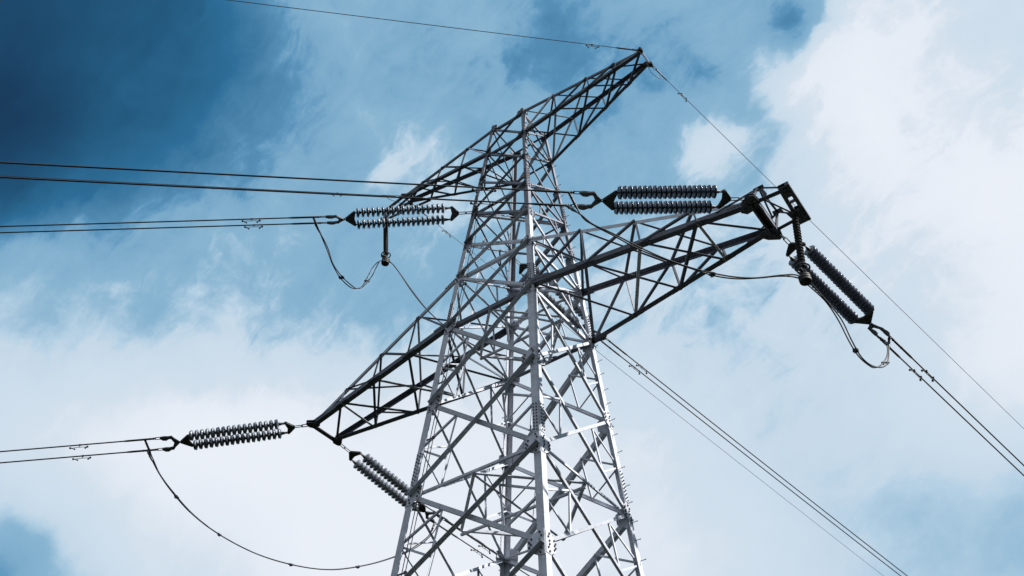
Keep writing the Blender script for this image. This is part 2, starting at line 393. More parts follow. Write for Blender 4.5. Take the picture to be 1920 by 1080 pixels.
# ------------------------------------------------------------------ ground
def ground():
    m = bpy.data.materials.new('rough_grass'); m.use_nodes = True; t = m.node_tree; b = t.nodes['Principled BSDF']
    tcn = t.nodes.new('ShaderNodeTexCoord'); nz = t.nodes.new('ShaderNodeTexNoise'); nz.inputs['Scale'].default_value = .6; nz.inputs['Detail'].default_value = 12
    t.links.new(tcn.outputs['Object'], nz.inputs['Vector']); rp = t.nodes.new('ShaderNodeValToRGB')
    rp.color_ramp.elements[0].position = .35; rp.color_ramp.elements[0].color = (.006, .008, .004, 1); rp.color_ramp.elements[1].position = .7; rp.color_ramp.elements[1].color = (.020, .024, .011, 1)
    t.links.new(nz.outputs['Fac'], rp.inputs['Fac']); t.links.new(rp.outputs[0], b.inputs['Base Color']); b.inputs['Roughness'].default_value = 1.0; b.inputs['Specular IOR Level'].default_value = 0
    bp = t.nodes.new('ShaderNodeBump'); bp.inputs['Strength'].default_value = .6; n2 = t.nodes.new('ShaderNodeTexNoise'); n2.inputs['Scale'].default_value = 9; n2.inputs['Detail'].default_value = 8
    t.links.new(tcn.outputs['Object'], n2.inputs['Vector']); t.links.new(n2.outputs['Fac'], bp.inputs['Height']); t.links.new(bp.outputs[0], b.inputs['Normal'])
    g = MB(); n = 24; R = 5000
    xs = [(-1 + 2*i/n) for i in range(n+1)]; f = lambda q: math.copysign(abs(q)**2.2, q)*R
    g.add([(f(x), f(y), 0) for y in xs for x in xs], [[j*(n+1)+i, j*(n+1)+i+1, (j+1)*(n+1)+i+1, (j+1)*(n+1)+i] for j in range(n) for i in range(n)])
    o = g.build('ground', m, None, V((0, 0, 0))); o['kind'] = 'structure'
ground()
# ------------------------------------------------------------------ the lattice tower
LV = dict(DATA['LV'])
zb, wb = LV['b']; zm, wm = LV['M']; LV['p'] = (26.70, wb + (wm-wb)*(zb-26.70)/(zb-zm))
z4, w4 = LV['r4']
for k, z in (('r5', 8.3), ('r6', 4.7), ('r7', .15)): LV[k] = (z, w4 + (z4-z)*.0767)
ORD = ['a', 'b', 'p', 'M', 'c', 'U', 'W', 'r2', 'r3', 'r4', 'r5', 'r6', 'r7']
SG = {'N': (1, -1), 'L': (-1, -1), 'R': (1, 1), 'B': (-1, 1)}
def leg_pt(lv, k):
    z, w = LV[lv]; return V((SG[k][0]*w, SG[k][1]*w, z))
T = empty('transmission_tower', (0, 0, 0), 'tall galvanised steel lattice pylon with two pairs of pointed cross arms against the clouds', 'pylon')
def leg_w(z): return .20 if z < 19.0 else (.165 if z < 24.5 else .125)
FACES = [('L', 'N', V((0, -1, 0))), ('N', 'R', V((1, 0, 0))), ('R', 'B', V((0, 1, 0))), ('B', 'L', V((-1, 0, 0)))]
STEP = MB(); STEP.tube([V((-.01, 0, 0)), V((.14, 0, 0)), V((.141, 0, 0)), V((.155, 0, 0))], [.009, .009, .017, .017], 6)
legs = {}
for k in 'NLRB':
    sx, sy = SG[k]; m = MB(); ux, uy = V((-sx, 0, 0)), V((0, -sy, 0))
    for i in range(len(ORD)-1):
        P, Q = leg_pt(ORD[i+1], k), leg_pt(ORD[i], k); a = leg_w((P.z+Q.z)/2)
        if ORD[i] == 'a': Q = Q + (Q-P).normalized()*.12
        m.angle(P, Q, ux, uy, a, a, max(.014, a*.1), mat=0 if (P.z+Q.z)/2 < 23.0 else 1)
    legs[k] = m.build('leg', [STEEL, STEEL_SHADED], T, leg_pt('r7', k))
    # splice plates with bolt rows, just above the diaphragm levels
    for zc, h in ((14.95, .95), (20.45, .8), (25.6, .7), (9.2, .95)):
        sp = MB()
        i = max(j for j in range(len(ORD)-1) if LV[ORD[j]][0] >= zc); P0, P1 = leg_pt(ORD[i], k), leg_pt(ORD[i+1], k)
        ax = (P0-P1).normalized(); c = P1 + ax*((zc-P1.z)/ax.z); a = leg_w(zc)
        for n_, u_ in ((V((0, sy, 0)), ux), (V((sx, 0, 0)), uy)):
            o = c + n_*.003; wv = u_*(a*.9)
            sp.prism([o - ax*h/2 + u_*.008, o - ax*h/2 + wv, o + ax*h/2 + wv, o + ax*h/2 + u_*.008], n_*.014)
            nb = int(h/.1)
            for j in range(nb):
                for q in (.3, .72): sp.bolt(o + n_*.014 + ax*(-h/2 + (j+.5+(.25 if q > .5 else 0))*h/nb*.96) + u_*(a*q), n_, .019, .026)
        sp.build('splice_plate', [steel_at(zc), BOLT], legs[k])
step0 = None
for k, dx in (('R', V((1, 0, 0))), ('B', V((-1, 0, 0)))):
    z = 3.0; j = 0
    while z < 28:
        i = max(j_ for j_ in range(len(ORD)-1) if LV[ORD[j_]][0] >= z); P0, P1 = leg_pt(ORD[i], k), leg_pt(ORD[i+1], k)
        ax = (P0-P1).normalized(); c = P1 + ax*((z-P1.z)/ax.z) + V((0, -SG[k][1]*(.04 if j % 2 else .09), 0))
        if step0 is None: step0 = STEP.build('step_bolt', BOLT, None, V((0, 0, 0)))
        M = Matrix.Rotation(0 if dx.x > 0 else math.pi, 4, 'Z'); M.translation = c
        place(step0, 'step_bolt', legs[k], M); z += .52; j += 1
bpy.data.objects.remove(step0)
Z1 = V((0, 0, 1))
def face_bar(P, Q, n, size, off, out, name='diagonal_brace', mat=STEEL, ends=0., holes=True, parent=None):
    """an angle iron lying in a face with outward normal n: one flange flat in the face, the other standing at its lower edge"""
    d_ = (Q-P).normalized(); P = P + d_*ends; Q = Q - d_*ends
    u = n.cross(d_).normalized()
    if u.z < 0: u = -u
    if abs(u.z) < .25 and u.dot(V((-n.y, n.x, 0))) < 0: u = -u
    m = MB(); w = n if out else -n
    P = P + n*off - u*size/2; Q = Q + n*off - u*size/2
    m.angle(P, Q, u, w, size, size*(1 if out else .85), max(.007, size*.09))
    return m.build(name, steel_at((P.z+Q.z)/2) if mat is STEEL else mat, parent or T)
def inset(P, Pq, k): return P + (Pq-P).normalized()*k
for i in range(len(ORD)-1):
    lo, hi = ORD[i+1], ORD[i]; zmid = (LV[lo][0]+LV[hi][0])/2
    sz = .125 if zmid < 19.5 else (.10 if zmid < 24.5 else .075)
    for a, b, n in FACES:
        Ph, Qh, Pl, Ql = leg_pt(hi, a), leg_pt(hi, b), leg_pt(lo, a), leg_pt(lo, b)
        h = .055
        A1, B1 = inset(Ph, Qh, h), inset(Ql, Pl, h)           # Ph -> Ql
        A2, B2 = inset(Pl, Ql, h), inset(Qh, Ph, h)           # Pl -> Qh
        if n.y: o1, o2 = (False, True) if n.y < 0 else (True, False)
        else: o1 = o2 = False
        f = 1.15 if n.y else .86
        k1, k2 = (1.0 if o1 else .8), (1.0 if o2 else .8)
        face_bar(A1, B1, n, sz*f*k1, .016 if o1 else (-.022 if n.y else -.034), o1)
        face_bar(A2, B2, n, sz*f*k2, .016 if o2 else -.022, o2)
        if hi in ('W', 'r2', 'r3', 'r4'):                     # redundant bracing of the tall panels
            r = .060 if n.y else .048
            for (p0, p1, d1a, d1b, d2a, d2b) in ((Ph, Pl, A1, B1, A2, B2), (Ql, Qh, B1, A1, B2, A2)):
                pm = p0.lerp(p1, .5); q = d1a.lerp(d1b, .27); s_ = d2a.lerp(d2b, .27)
                face_bar(inset(pm, q, .04), q, n, r*.95, -.048, False, 'redundant_brace')
                face_bar(q, s_, n, r, -.054, False, 'redundant_brace')
                face_bar(inset(pm, s_, .04), s_, n, r*.85, -.060, False, 'redundant_brace')
        elif hi in ('M', 'c', 'U'):
            for (d1a, d1b, d2a, d2b) in ((A1, B1, A2, B2), (B1, A1, B2, A2)):
                face_bar(d1a.lerp(d1b, .3), d2a.lerp(d2b, .3), n, .045, -.04, False, 'panel_post')
STRUT = {'a': .095, 'b': .095, 'M': .085, 'U': .115, 'W': .14, 'r3': .072, 'r6': .08}
for lv, sz in STRUT.items():
    for a, b, n in FACES:
        P, Q = leg_pt(lv, a), leg_pt(lv, b)
        s_ = sz if n.y else sz*.75
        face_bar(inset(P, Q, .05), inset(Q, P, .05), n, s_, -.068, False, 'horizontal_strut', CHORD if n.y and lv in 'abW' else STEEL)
def bar(P, Q, size, name, parent, mat=STEEL, upv=None, out=None):
    upv = upv or Z1; d_ = (Q-P).normalized(); s_ = d_.cross(upv)
    if s_.length < .1: s_ = d_.orthogonal()
    s_.normalize(); t_ = s_.cross(d_).normalized()
    m = MB(); m.angle(P - s_*size/2, Q - s_*size/2, s_, t_, size, size*.9, max(.006, size*.09))
    return m.build(name, mat, parent)
for lv in ('W', 'r3', 'r6', 'M'):
    z, w = LV[lv]; w -= .09; z -= .07
    mid = [V((0, -w, z)), V((w, 0, z)), V((0, w, z)), V((-w, 0, z))]
    s_ = .08 if lv != 'M' else .07
    if lv == 'M':
        bar(V((-w, -w, z)), V((w, w, z)), .10, 'plan_brace', T); bar(V((-w, w, z-.02)), V((-.04, .04, z-.02)), .08, 'plan_brace', T)
        continue
    for i in range(4): bar(mid[i], mid[(i+1) % 4], s_, 'plan_brace', T)
    bar(mid[0] - Z1*.03, mid[2] - Z1*.03, s_*.9, 'plan_brace', T); bar(mid[1] - Z1*.13, mid[3] - Z1*.13, s_*.8, 'plan_brace', T)
# gusset plates at every leg node, one per face, with bolt heads
for lv in ORD[:-2]:
    z, w = LV[lv]; big = 1.0 if z < 20 else (.8 if z < 24.6 else .62)
    for a, b, n in FACES:
        for k, other in ((a, b), (b, a)):
            P = leg_pt(lv, k); i = ORD.index(lv)
            ax = (leg_pt(ORD[max(0, i-1)], k) - leg_pt(ORD[min(len(ORD)-1, i+1)], k)).normalized()
            hz = (leg_pt(lv, other)-P).normalized(); aw = leg_w(z)
            m = MB(); o = P + n*.0015
            hh = (.31 if n.y else .27)*big; ww = aw + (.25 if n.y else .17)*big
            m.prism([o - ax*hh + hz*.015, o - ax*hh + hz*(aw*.9), o - ax*hh*.45 + hz*ww, o + ax*hh*.45 + hz*ww, o + ax*hh + hz*(aw*.9), o + ax*hh + hz*.015], n*.012)
            br = .019 + .006*big
            for t in (-.8, -.48, -.16, .16, .48, .8): m.bolt(o + n*.012 + ax*hh*t + hz*(aw*.5 + (.02 if int(t*100) % 3 else -.02)), n, br, .024)
            for t, q in ((-.42, .55), (-.2, .8), (.2, .8), (.42, .55), (0, .62)): m.bolt(o + n*.012 + ax*hh*t + hz*(aw + (.25 if n.y else .17)*big*q), n, br, .024)
            m.build('gusset_plate', [steel_at(z), BOLT], T)
# ------------------------------------------------------------------ cross arms
def cross_arm(sgn, tip, lt, lb, kf, kb, cs, ls, fr, main, label):
    """four chords running from legs kf/kb (top level lt, bottom level lb) to a front and a back tip"""
    tx, ty, tz = tip
    tf, tb = V((tx, -ty, tz)), V((tx, ty, tz)); body = MB(); ch = []; plates = []
    for lv, k, tp, szc in ((lb, kf, tf, cs), (lb, kb, tb, cs), (lt, kf, tf, cs*(.72 if main else .95)), (lt, kb, tb, cs*(.85 if main else 1))):
        P = leg_pt(lv, k); ch.append((P, tp.copy(), szc))
    ch[2] = (ch[2][0], tf + V((-sgn*.05, .02, .10)), ch[2][2]); ch[3] = (ch[3][0], tb + V((-sgn*.05, -.02, .10)), ch[3][2])
    nodes = [[P.lerp(Q, t) for t in fr] for P, Q, s_ in ch]
    # end fittings and node plates make the arm's own mesh
    e = V((0, 1, 0)); x = V((sgn, 0, 0)); pw = (.40 if sgn > 0 else .29) if main else .17
    for tp, s_ in ((tf, -1), (tb, 1)):
        zt = .012; bm_ = MB(); plates.append(('tip_plate', bm_))
        bm_.box(tp - Z1*.045, tp + Z1*.055, x, e, .06, .05)
        for zz in (-.045, .05):
            o = tp + Z1*zz
            bm_.prism([o - x*pw*1.0 - e*s_*.10, o - x*pw*.6 + e*s_*.13*(pw/.4), o + x*pw*.05 + e*s_*.30*(pw/.4), o + x*pw*.32 + e*s_*.24*(pw/.4), o + x*pw*.42 - e*s_*.02, o + x*pw*.15 - e*s_*.2*(pw/.4), o - x*pw*.7 - e*s_*.24*(pw/.4)], Z1*zt)
        for q in ((-.6, 0), (-.3, .05), (0, .1), (-.1, -.1)):
            bm_.bolt(tp + x*pw*q[0] + e*s_*q[1] - Z1*.045, -Z1, .02, .03)
    bw = .11 if main else .05                                # double beam joining the two tips
    for off in (-.09, .09) if main and sgn > 0 else (0,):
        body.box(tf + x*off, tb + x*off, x, Z1, *((bw*.5, bw*1.5) if sgn > 0 or not main else (.17, .03)))
    if main and sgn > 0:
        body.box(tf + Z1*.095, tb + Z1*.095, x, Z1, .26, .012)
    for ci in (0, 1):
        for q in nodes[ci][1:-1]:
            s_ = -1 if ci == 0 else 1; d_ = (ch[ci][1]-ch[ci][0]).normalized(); g = .26 if main else .13; y_ = V((0, -s_, 0))
            o = q + Z1*.012 - y_*.02; bm_ = MB(); plates.append(('node_plate', bm_))
            bm_.prism([o - d_*g*1.1, o - d_*g*.55 + y_*g*.75, o + d_*g*.55 + y_*g*.75, o + d_*g*1.1], Z1*.010)
            for t in (-.5, 0, .5): bm_.bolt(o + d_*g*t + y_*g*.35, -Z1, .017, .02)
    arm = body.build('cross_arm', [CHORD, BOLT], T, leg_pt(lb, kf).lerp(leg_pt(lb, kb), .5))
    arm['label'] = label
    for nm_, b_m in plates: b_m.build(nm_, [CHORD, BOLT], arm)
    for ci, (P, Q, s_) in enumerate(ch):
        d_ = (Q-P).normalized(); sy = -1 if ci % 2 == 0 else 1
        hz = V((0, -sy, 0)); hz = (hz - d_*hz.dot(d_)).normalized(); vt = d_.cross(hz).normalized()
        if vt.z < 0: vt = -vt
        m = MB(); P2 = P - d_*.25
        if ci < 2: m.angle(P2, Q, hz, vt, s_, s_, s_*.09)
        else: m.angle(P2, Q, hz, -vt, s_, s_, s_*.09)
        # root splice: thicker doubled piece with bolts
        if main:
            m.box(P - d_*.22 + vt*s_*.5*(1 if ci < 2 else -1) - hz*.012, P + d_*.5 + vt*s_*.5*(1 if ci < 2 else -1) - hz*.012, hz, vt, .016, s_*1.35)
            for t in range(6): m.bolt(P + d_*(.02+.08*t) + vt*s_*.5*(1 if ci < 2 else -1) - hz*.02, -hz, .018, .024)
            for t in range(7): m.bolt(Q - d_*(.12+.09*t) + vt*s_*.5*(1 if ci < 2 else -1), -hz, .016, .024)
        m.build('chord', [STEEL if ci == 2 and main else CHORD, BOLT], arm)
    nb = len(fr)-1; eps = 0
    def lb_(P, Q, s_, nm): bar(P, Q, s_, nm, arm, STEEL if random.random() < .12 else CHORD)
    for i in range(nb):
        f, b_, t, c = nodes; j = i+1
        if j < nb or not main:
            lb_(f[j] + Z1*.02, b_[i] + Z1*.02, ls*1.15, 'lacing_bar')
        lb_(f[i] + Z1*.045, b_[j] + Z1*.045, ls, 'lacing_bar')
        if j < nb: lb_(t[j] - Z1*.01, c[i] - Z1*.01, ls, 'lacing_bar')
        if j < nb: lb_(t[i] - Z1*.035, c[j] - Z1*.035, ls*.85, 'lacing_bar')
        if j < nb:
            for lo, hi in ((f, t), (b_, c)):
                lb_(hi[j], lo[i], ls*.9, 'web_bar'); lb_(lo[j], hi[j], ls*.8, 'web_bar')
    if main:
        lb_(nodes[0][nb-1], nodes[1][nb-1], ls, 'lacing_bar')
    return arm, tf, tb, nodes
FRM = [0, .255, .51, .762, 1]; FRE = [0, .27, .555, .79, 1]
TIP = DATA['TIP']
armL, lf, lbk, nL = cross_arm(-1, TIP['ml'], 'U', 'W', 'L', 'B', .165, .080, FRM, True, 'long lower cross arm reaching down to the left, bare at its tip')
armR, rf, rbk, nR = cross_arm(1, TIP['mr'], 'U', 'W', 'N', 'R', .165, .078, FRM, True, 'long lower cross arm reaching to the right with a boxy bracket on its end')
earL, elf, elb, nEL = cross_arm(-1, TIP['el'], 'a', 'b', 'L', 'B', .118, .062, FRE, False, 'short upper cross arm on the left side with a strut holding a thin insulator')
earR, erf, erb, nER = cross_arm(1, TIP['er'], 'a', 'b', 'N', 'R', .118, .062, FRE, False, 'short dark upper cross arm rising to the top right')
# bracket beyond the right arm carrying the jumper insulator
m = MB(); e1, e2 = V((8.60, -.53, TIP['mr'][2])), V((8.55, .55, TIP['mr'][2])); yv = V((0, 1, 0)); xv = V((1, 0, 0))
for zz in (-.062, .055):
    for a_, b_ in ((-.16, .22), (.66, 1.16)):
        p_, q_ = e1.lerp(e2, a_), e1.lerp(e2, b_)
        m.prism([p_ + V((-.13, 0, zz)), p_ + V((.13, .0, zz)), q_ + V((.16, 0, zz)), q_ + V((-.14, 0, zz))], Z1*.012)
m.box(e1 + xv*.11 - yv*.18, e2 + xv*.14 + yv*.18, xv, Z1, .10, .105); m.box(e1 - xv*.09 - yv*.1, e2 - xv*.10 + yv*.16, xv, Z1, .10, .105)
m.box(e1.lerp(e2, .42) - xv*.1, e1.lerp(e2, .42) + xv*.1, yv, Z1, .04, .08)
for q in ((-.02, -.1), (.05, -.1), (.0, .0), (.06, .05)): m.bolt(e1 + V((q[0], q[1], -.05)), -Z1, .02, .03)
m.prism([e2.lerp(e1, .2) + V((-.26, -.18, -.078)), e2.lerp(e1, .2) + V((.08, -.14, -.078)), e2.lerp(e1, .2) + V((.10, .2, -.078)), e2.lerp(e1, .2) + V((-.18, .26, -.078))], Z1*.012)
brk = m.build('end_bracket', [CHORD, BOLT], armR)
ap1, ap2 = V((7.97, -.50, 20.40)), V((8.02, .55, 20.40))
for P, Q, s_ in ((rf - xv*.3, e1, .13), (rbk - xv*.3, e2 - xv*.05, .11), (nR[0][3] + (rf-nR[0][3])*.35 + Z1*.1, ap1, .07), (ap1, rf + V((-.35, 0, .1)), .06), (ap1, rf + V((.05, 0, .1)), .06), (ap1, rf + V((.32, .05, .1)), .07),
                 (ap1, e1 + Z1*.09, .06), (nR[1][3] + (rbk-nR[1][3])*.35 + Z1*.1, ap2, .07), (ap2, rbk + V((.1, 0, .1)), .06), (ap2, e2 + Z1*.09, .06), (ap1, ap2, .06), (ap1, rbk.lerp(rf, .3) + V((.15, 0, .1)), .05),
                 (rf + V((.2, .1, .12)), e2 + V((-.1, -.1, .08)), .05)):
    bar(P, Q, s_, 'bracket_bar', armR, CHORD)
m = MB(); zz = 0; m.prism([ap1 + V((-.14, -.05, zz)), ap1 + V((.14, -.05, zz)), ap1 + V((.12, .1, zz)), ap1 + V((-.12, .1, zz))], Z1*.012); m.build('bracket_cap_plate', [CHORD], armR); m = MB(); m.prism([ap2 + V((-.12, -.1, zz)), ap2 + V((.12, -.1, zz)), ap2 + V((.14, .06, zz)), ap2 + V((-.14, .06, zz))], Z1*.012)
m.build('bracket_cap_plate', [CHORD], armR)
# long strut beyond the left upper arm carrying the other jumper insulator
JL = V(DATA['JS']['l'][0]); 
for P, Q, s_ in ((elf - xv*-.15, JL + V((-.05, -.08, .42)), .09), (elb - xv*-.15, JL + V((-.05, .08, .42)), .09), (nEL[0][3] - Z1*.05, JL + V((.0, -.05, .06)), .07), (nEL[1][3] - Z1*.05, JL + V((.0, .05, .06)), .07), (JL + V((-.03, -.03, .42)), JL + V((-.03, -.03, .04)), .08)):
    bar(P, Q, s_, 'bracket_bar', earL, CHORD)
m = MB(); m.box(JL + V((.12, 0, .05)), JL + V((-.14, 0, .05)), yv, Z1, .2, .12); m.box(JL + V((-.1, -.16, .02)), JL + V((-.1, .16, .02)), xv, Z1, .08, .1); m.build('end_bracket', [CHORD, BOLT], earL)

# ------------------------------------------------------------------ line hardware
def wire_pts(key, P0, s0, s1, n=60, off=V()):
    dx, sg, sl, _ = DATA['WIRE'][key]; k = abs(sl)/320; out = []
    for i in range(n+1):
        t = (i/n)**1.8; s_ = s0 + (s1-s0)*t
        out.append(V(P0) + off + V((dx*s_, sg*s_, sl*s_ + k*s_*s_)))
    return out
def wire_at(key, P0, s_, off=V()):
    dx, sg, sl, _ = DATA['WIRE'][key]; k = abs(sl)/320
    return V(P0) + off + V((dx*s_, sg*s_, sl*s_ + k*s_*s_))
def wire_dir(key):
    dx, sg, sl, _ = DATA['WIRE'][key]; return V((dx, sg, sl)).normalized()
# template disc: cap, shed with rim and ribbed underside, pin
def disc_template(mat):
    X = V((1, 0, 0)); m = MB(); O = V()
    m.lathe(O, X, [(.0, .03), (.004, .046), (.05, .05), (.066, .058)], 18, 1)
    m.lathe(O, X, [(.040, .056), (.052, .085), (.066, .130), (.078, .156), (.090, .172), (.104, .173), (.112, .163), (.114, .156), (.106, .135), (.106, .108), (.112, .10), (.118, .11), (.128, .145), (.134, .156), (.150, .158), (.156, .152), (.150, .13), (.146, .11), (.146, .07), (.146, .022)], 28, 0)
    m.lathe(O, X, [(.144, .018), (.165, .016), (.166, .03), (.178, .03)], 10, 1)
    return m.build('insulator_disc', [mat, CAP], None, V((0, 0, 0)))
D_MID = disc_template(PORC); D_PALE = disc_template(PORC_PALE)
TILT = {'M-': 20, 'ml-': -25, 'mr-': -5, 'M+': -30, 'ml+': 0, 'mr+': -37}
SLAB = {'M-': 'twin grey disc insulator string stretched left from the tower body, above the hanging black weight',
        'ml-': 'twin pale disc insulator string at lower left, pulled left from the lower arm tip',
        'mr-': 'twin dark disc insulator string lying level above the right lower arm',
        'M+': 'twin disc insulator string seen behind the tower lattice just below the right arm root',
        'ml+': 'twin pale disc insulator string running from the lower left arm tip behind the left leg',
        'mr+': 'twin dark disc insulator string sloping down right from the right arm end'}
BUN = {}; LUGS = {}
for key, (A, C) in DATA['STR'].items():
    A, C = V(A), V(C); e1, e2, e3 = frame(C-A); Ls = (C-A).length; at = lambda x, y=0., z=0.: A + e1*x + e2*y + e3*z
    S = empty('tension_insulator_string', A, SLAB[key], 'insulator string', 'twin insulator strings holding the conductors')
    m = MB(); m.link(at(-.16), at(.10), e3, .09, .016); m.link(at(.06), at(.36), e2, .085, .014); m.build('chain_link', FIT, S, at(.1))
    hs = .25
    def yoke(x0, x1, nm):
        m = MB(); sg = 1 if x1 > x0 else -1
        for zz in (-.028, .016):
            m.prism([at(x0 - sg*.05, .045, zz), at(x0 - sg*.05, -.045, zz), at(x1 - sg*.03, -hs-.05, zz), at(x1 + sg*.03, -hs-.05, zz), at(x1 + sg*.03, -hs+.03, zz), at(x1 - sg*.015, 0, zz), at(x1 + sg*.03, hs-.03, zz), at(x1 + sg*.03, hs+.05, zz), at(x1 - sg*.03, hs+.05, zz)], e3*.012)
        for y in (-hs, 0, hs): m.bolt(at(x1 if y else x0, y, -.028), -e3, .024, .03); m.bolt(at(x1 if y else x0, y, .028), e3, .024, .03)
        return m.build(nm, [FIT, BOLT], S, at((x0+x1)/2))
    yoke(.36, .56, 'yoke_plate'); yoke(Ls-.08, Ls-.33, 'yoke_plate')
    x0, x1 = .74, Ls-.38; n = round((x1-x0)/((.126) if key[:2] == 'mr' else .163)); pit = (x1-x0)/n
    Mr = Matrix((( e1.x, e2.x, e3.x), (e1.y, e2.y, e3.y), (e1.z, e2.z, e3.z))).to_4x4()
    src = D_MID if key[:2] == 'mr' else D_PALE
    for y in (-hs, hs):
        m = MB(); m.tube([at(.60, y), at(Ls-.32, y)], .018, 8); m.link(at(.53, y), at(.68, y), e3, .06, .013); m.lathe(at(.64, y), e1, [(0, .02), (.05, .04), (.12, .055)], 12)
        chn = m.build('insulator_chain', FIT, S, at(x0, y))
        for i in range(n):
            M = Mr @ Matrix.Rotation(random.uniform(0, 6), 4, 'X') ; M = M @ Matrix.Scale(pit/.17, 4, V((1, 0, 0))); M.translation = at(x0 + pit*i, y + random.uniform(-.004, .004), random.uniform(-.004, .004))
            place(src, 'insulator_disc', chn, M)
    m = MB(); m.link(at(Ls-.12), at(Ls+.06), e2, .07, .014); m.link(at(Ls-.0), at(Ls+.12), e3, .07, .014); m.build('shackle', FIT, S, at(Ls))
    th = math.radians(TILT[key]); wd = wire_dir(key); hp = V((wd.y, -wd.x, 0)).normalized()
    o = (hp*math.cos(th) + Z1*math.sin(th)); o = (o - wd*o.dot(wd)).normalized(); nn = wd.cross(o)
    q = lambda s_, y: C + wd*s_ + o*y
    b = .2
    m = MB()
    for zz in (-.02, .012):
        m.prism([q(.02, -.05)+nn*zz, q(.02, .05)+nn*zz, q(.14, b*.75)+nn*zz, q(.22, b+.05)+nn*zz, q(.34, b+.04)+nn*zz, q(.34, b-.05)+nn*zz, q(.24, b-.06)+nn*zz, q(.17, 0)+nn*zz, q(.24, -b+.06)+nn*zz, q(.34, -b+.05)+nn*zz, q(.34, -b-.04)+nn*zz, q(.22, -b-.05)+nn*zz, q(.14, -b*.75)+nn*zz], nn*.01)
    for y in (-b, b): m.bolt(q(.29, y)-nn*.02, -nn, .022, .03)
    m.bolt(q(.05, 0)-nn*.02, -nn, .022, .03)
    m.build('bundle_plate', [LIGHTFIT, BOLT], S, q(.1, 0))
    BUN[key] = (C, o, b, wd)
    for y, nm in ((-b, 0), (b, 1)):
        m = MB()                                             # adjusting plate: quarter-shaped lug with holes
        for zz in (-.026, .018):
            m.prism([q(.27, y-.03)+nn*zz, q(.28, y+.04)+nn*zz, q(.40, y+.10)+nn*zz, q(.50, y+.09)+nn*zz, q(.60, y+.02)+nn*zz, q(.58, y-.04)+nn*zz, q(.45, y-.05)+nn*zz], nn*.008)
        for s_, yy in ((.40, .06), (.46, .06), (.51, .04), (.55, 0)): m.bolt(q(s_, y+yy)-nn*.026, -nn, .014, .012)
        m.build('adjusting_plate', [LIGHTFIT, BOLT], S, q(.45, y))
        m = MB(); m.link(q(.55, y), q(.76, y), o, .07, .013)
        c0, c1 = .74, 1.75
        m.tube([q(.72, y), q(.76, y), q(.78, y), q(c1-.12, y), q(c1, y)], [.018, .02, .032, .032, .023], 12)
        m.torus(q(.80, y), wd, .034, .008); m.torus(q(1.2, y), wd, .034, .006)
        m.build('dead_end_clamp', WIREM, S, q(.8, y))
    LUGS[key] = S
bpy.data.objects.remove(D_MID); bpy.data.objects.remove(D_PALE)
CLAB = {'M-': ('conductor of the middle phase running left from the tower body', 'twin conductors running left from the tower body'),
        'ml-': ('conductor crossing the lower left corner from the pale insulators', 'twin conductors at lower left'),
        'mr-': ('thick near conductor crossing the dark sky to the left edge', 'twin near conductors at upper left'),
        'M+': ('conductor descending right from behind the tower middle', 'twin conductors descending from behind the tower'),
        'ml+': ('conductor glimpsed behind the tower foot lattice', 'twin conductors behind the lower lattice'),
        'mr+': ('conductor descending right from the right arm insulators', 'twin conductors at the right edge')}
def sp(key, y):
    C, o, b, wd = BUN[key]; return o*(y*b), C
for key in BUN:
    for y in (-1, 1):
        off, C = sp(key, y); m = MB(); m.tube(wire_pts(key, C, .8, 318, 70, off), .0215, 8)
        hi = off.z > 0
        # which of the pair lies higher in the view: compare with the camera's up axis
        hi = off.dot(u2) > 0
        o = m.build('conductor', WIREM, None, wire_at(key, C, .8, off))
        tag(o, ('upper twin ' if hi else 'lower twin ') + CLAB[key][0], 'power line', CLAB[key][1])
# earth wires
ELAB = {'er-': 'thin earth wire from the top right arm tip crossing the top edge leftwards', 'er+': 'thin earth wire from the top right arm tip descending past the right arm',
        'el-': 'thin earth wire running left from the upper left arm tip, close beside a thick conductor', 'el+': 'faintest thin wire descending right from behind the tower, below the twin conductors'}
for key, P in DATA['EW'].items():
    P = V(P); wd = wire_dir(key); E = empty('earth_wire', P, ELAB[key], 'earth wire', 'thin earth wires on the upper arms')
    m = MB(); m.tube(wire_pts(key, P, .25, 318, 70), .0115 if key != 'el+' else .010, 6); m.build('strand', EWM, E, P)
    hp = V((wd.y, -wd.x, 0)).normalized()
    m = MB(); m.link(P - wd*.08, P + wd*.16, Z1, .07, .014); m.link(P + wd*.12, P + wd*.32, hp, .06, .012); m.tube([P + wd*.3, P + wd*.36, P + wd*.8, P + wd*.9], [.02, .026, .026, .014], 10); m.build('strain_clamp', FIT, E, P)
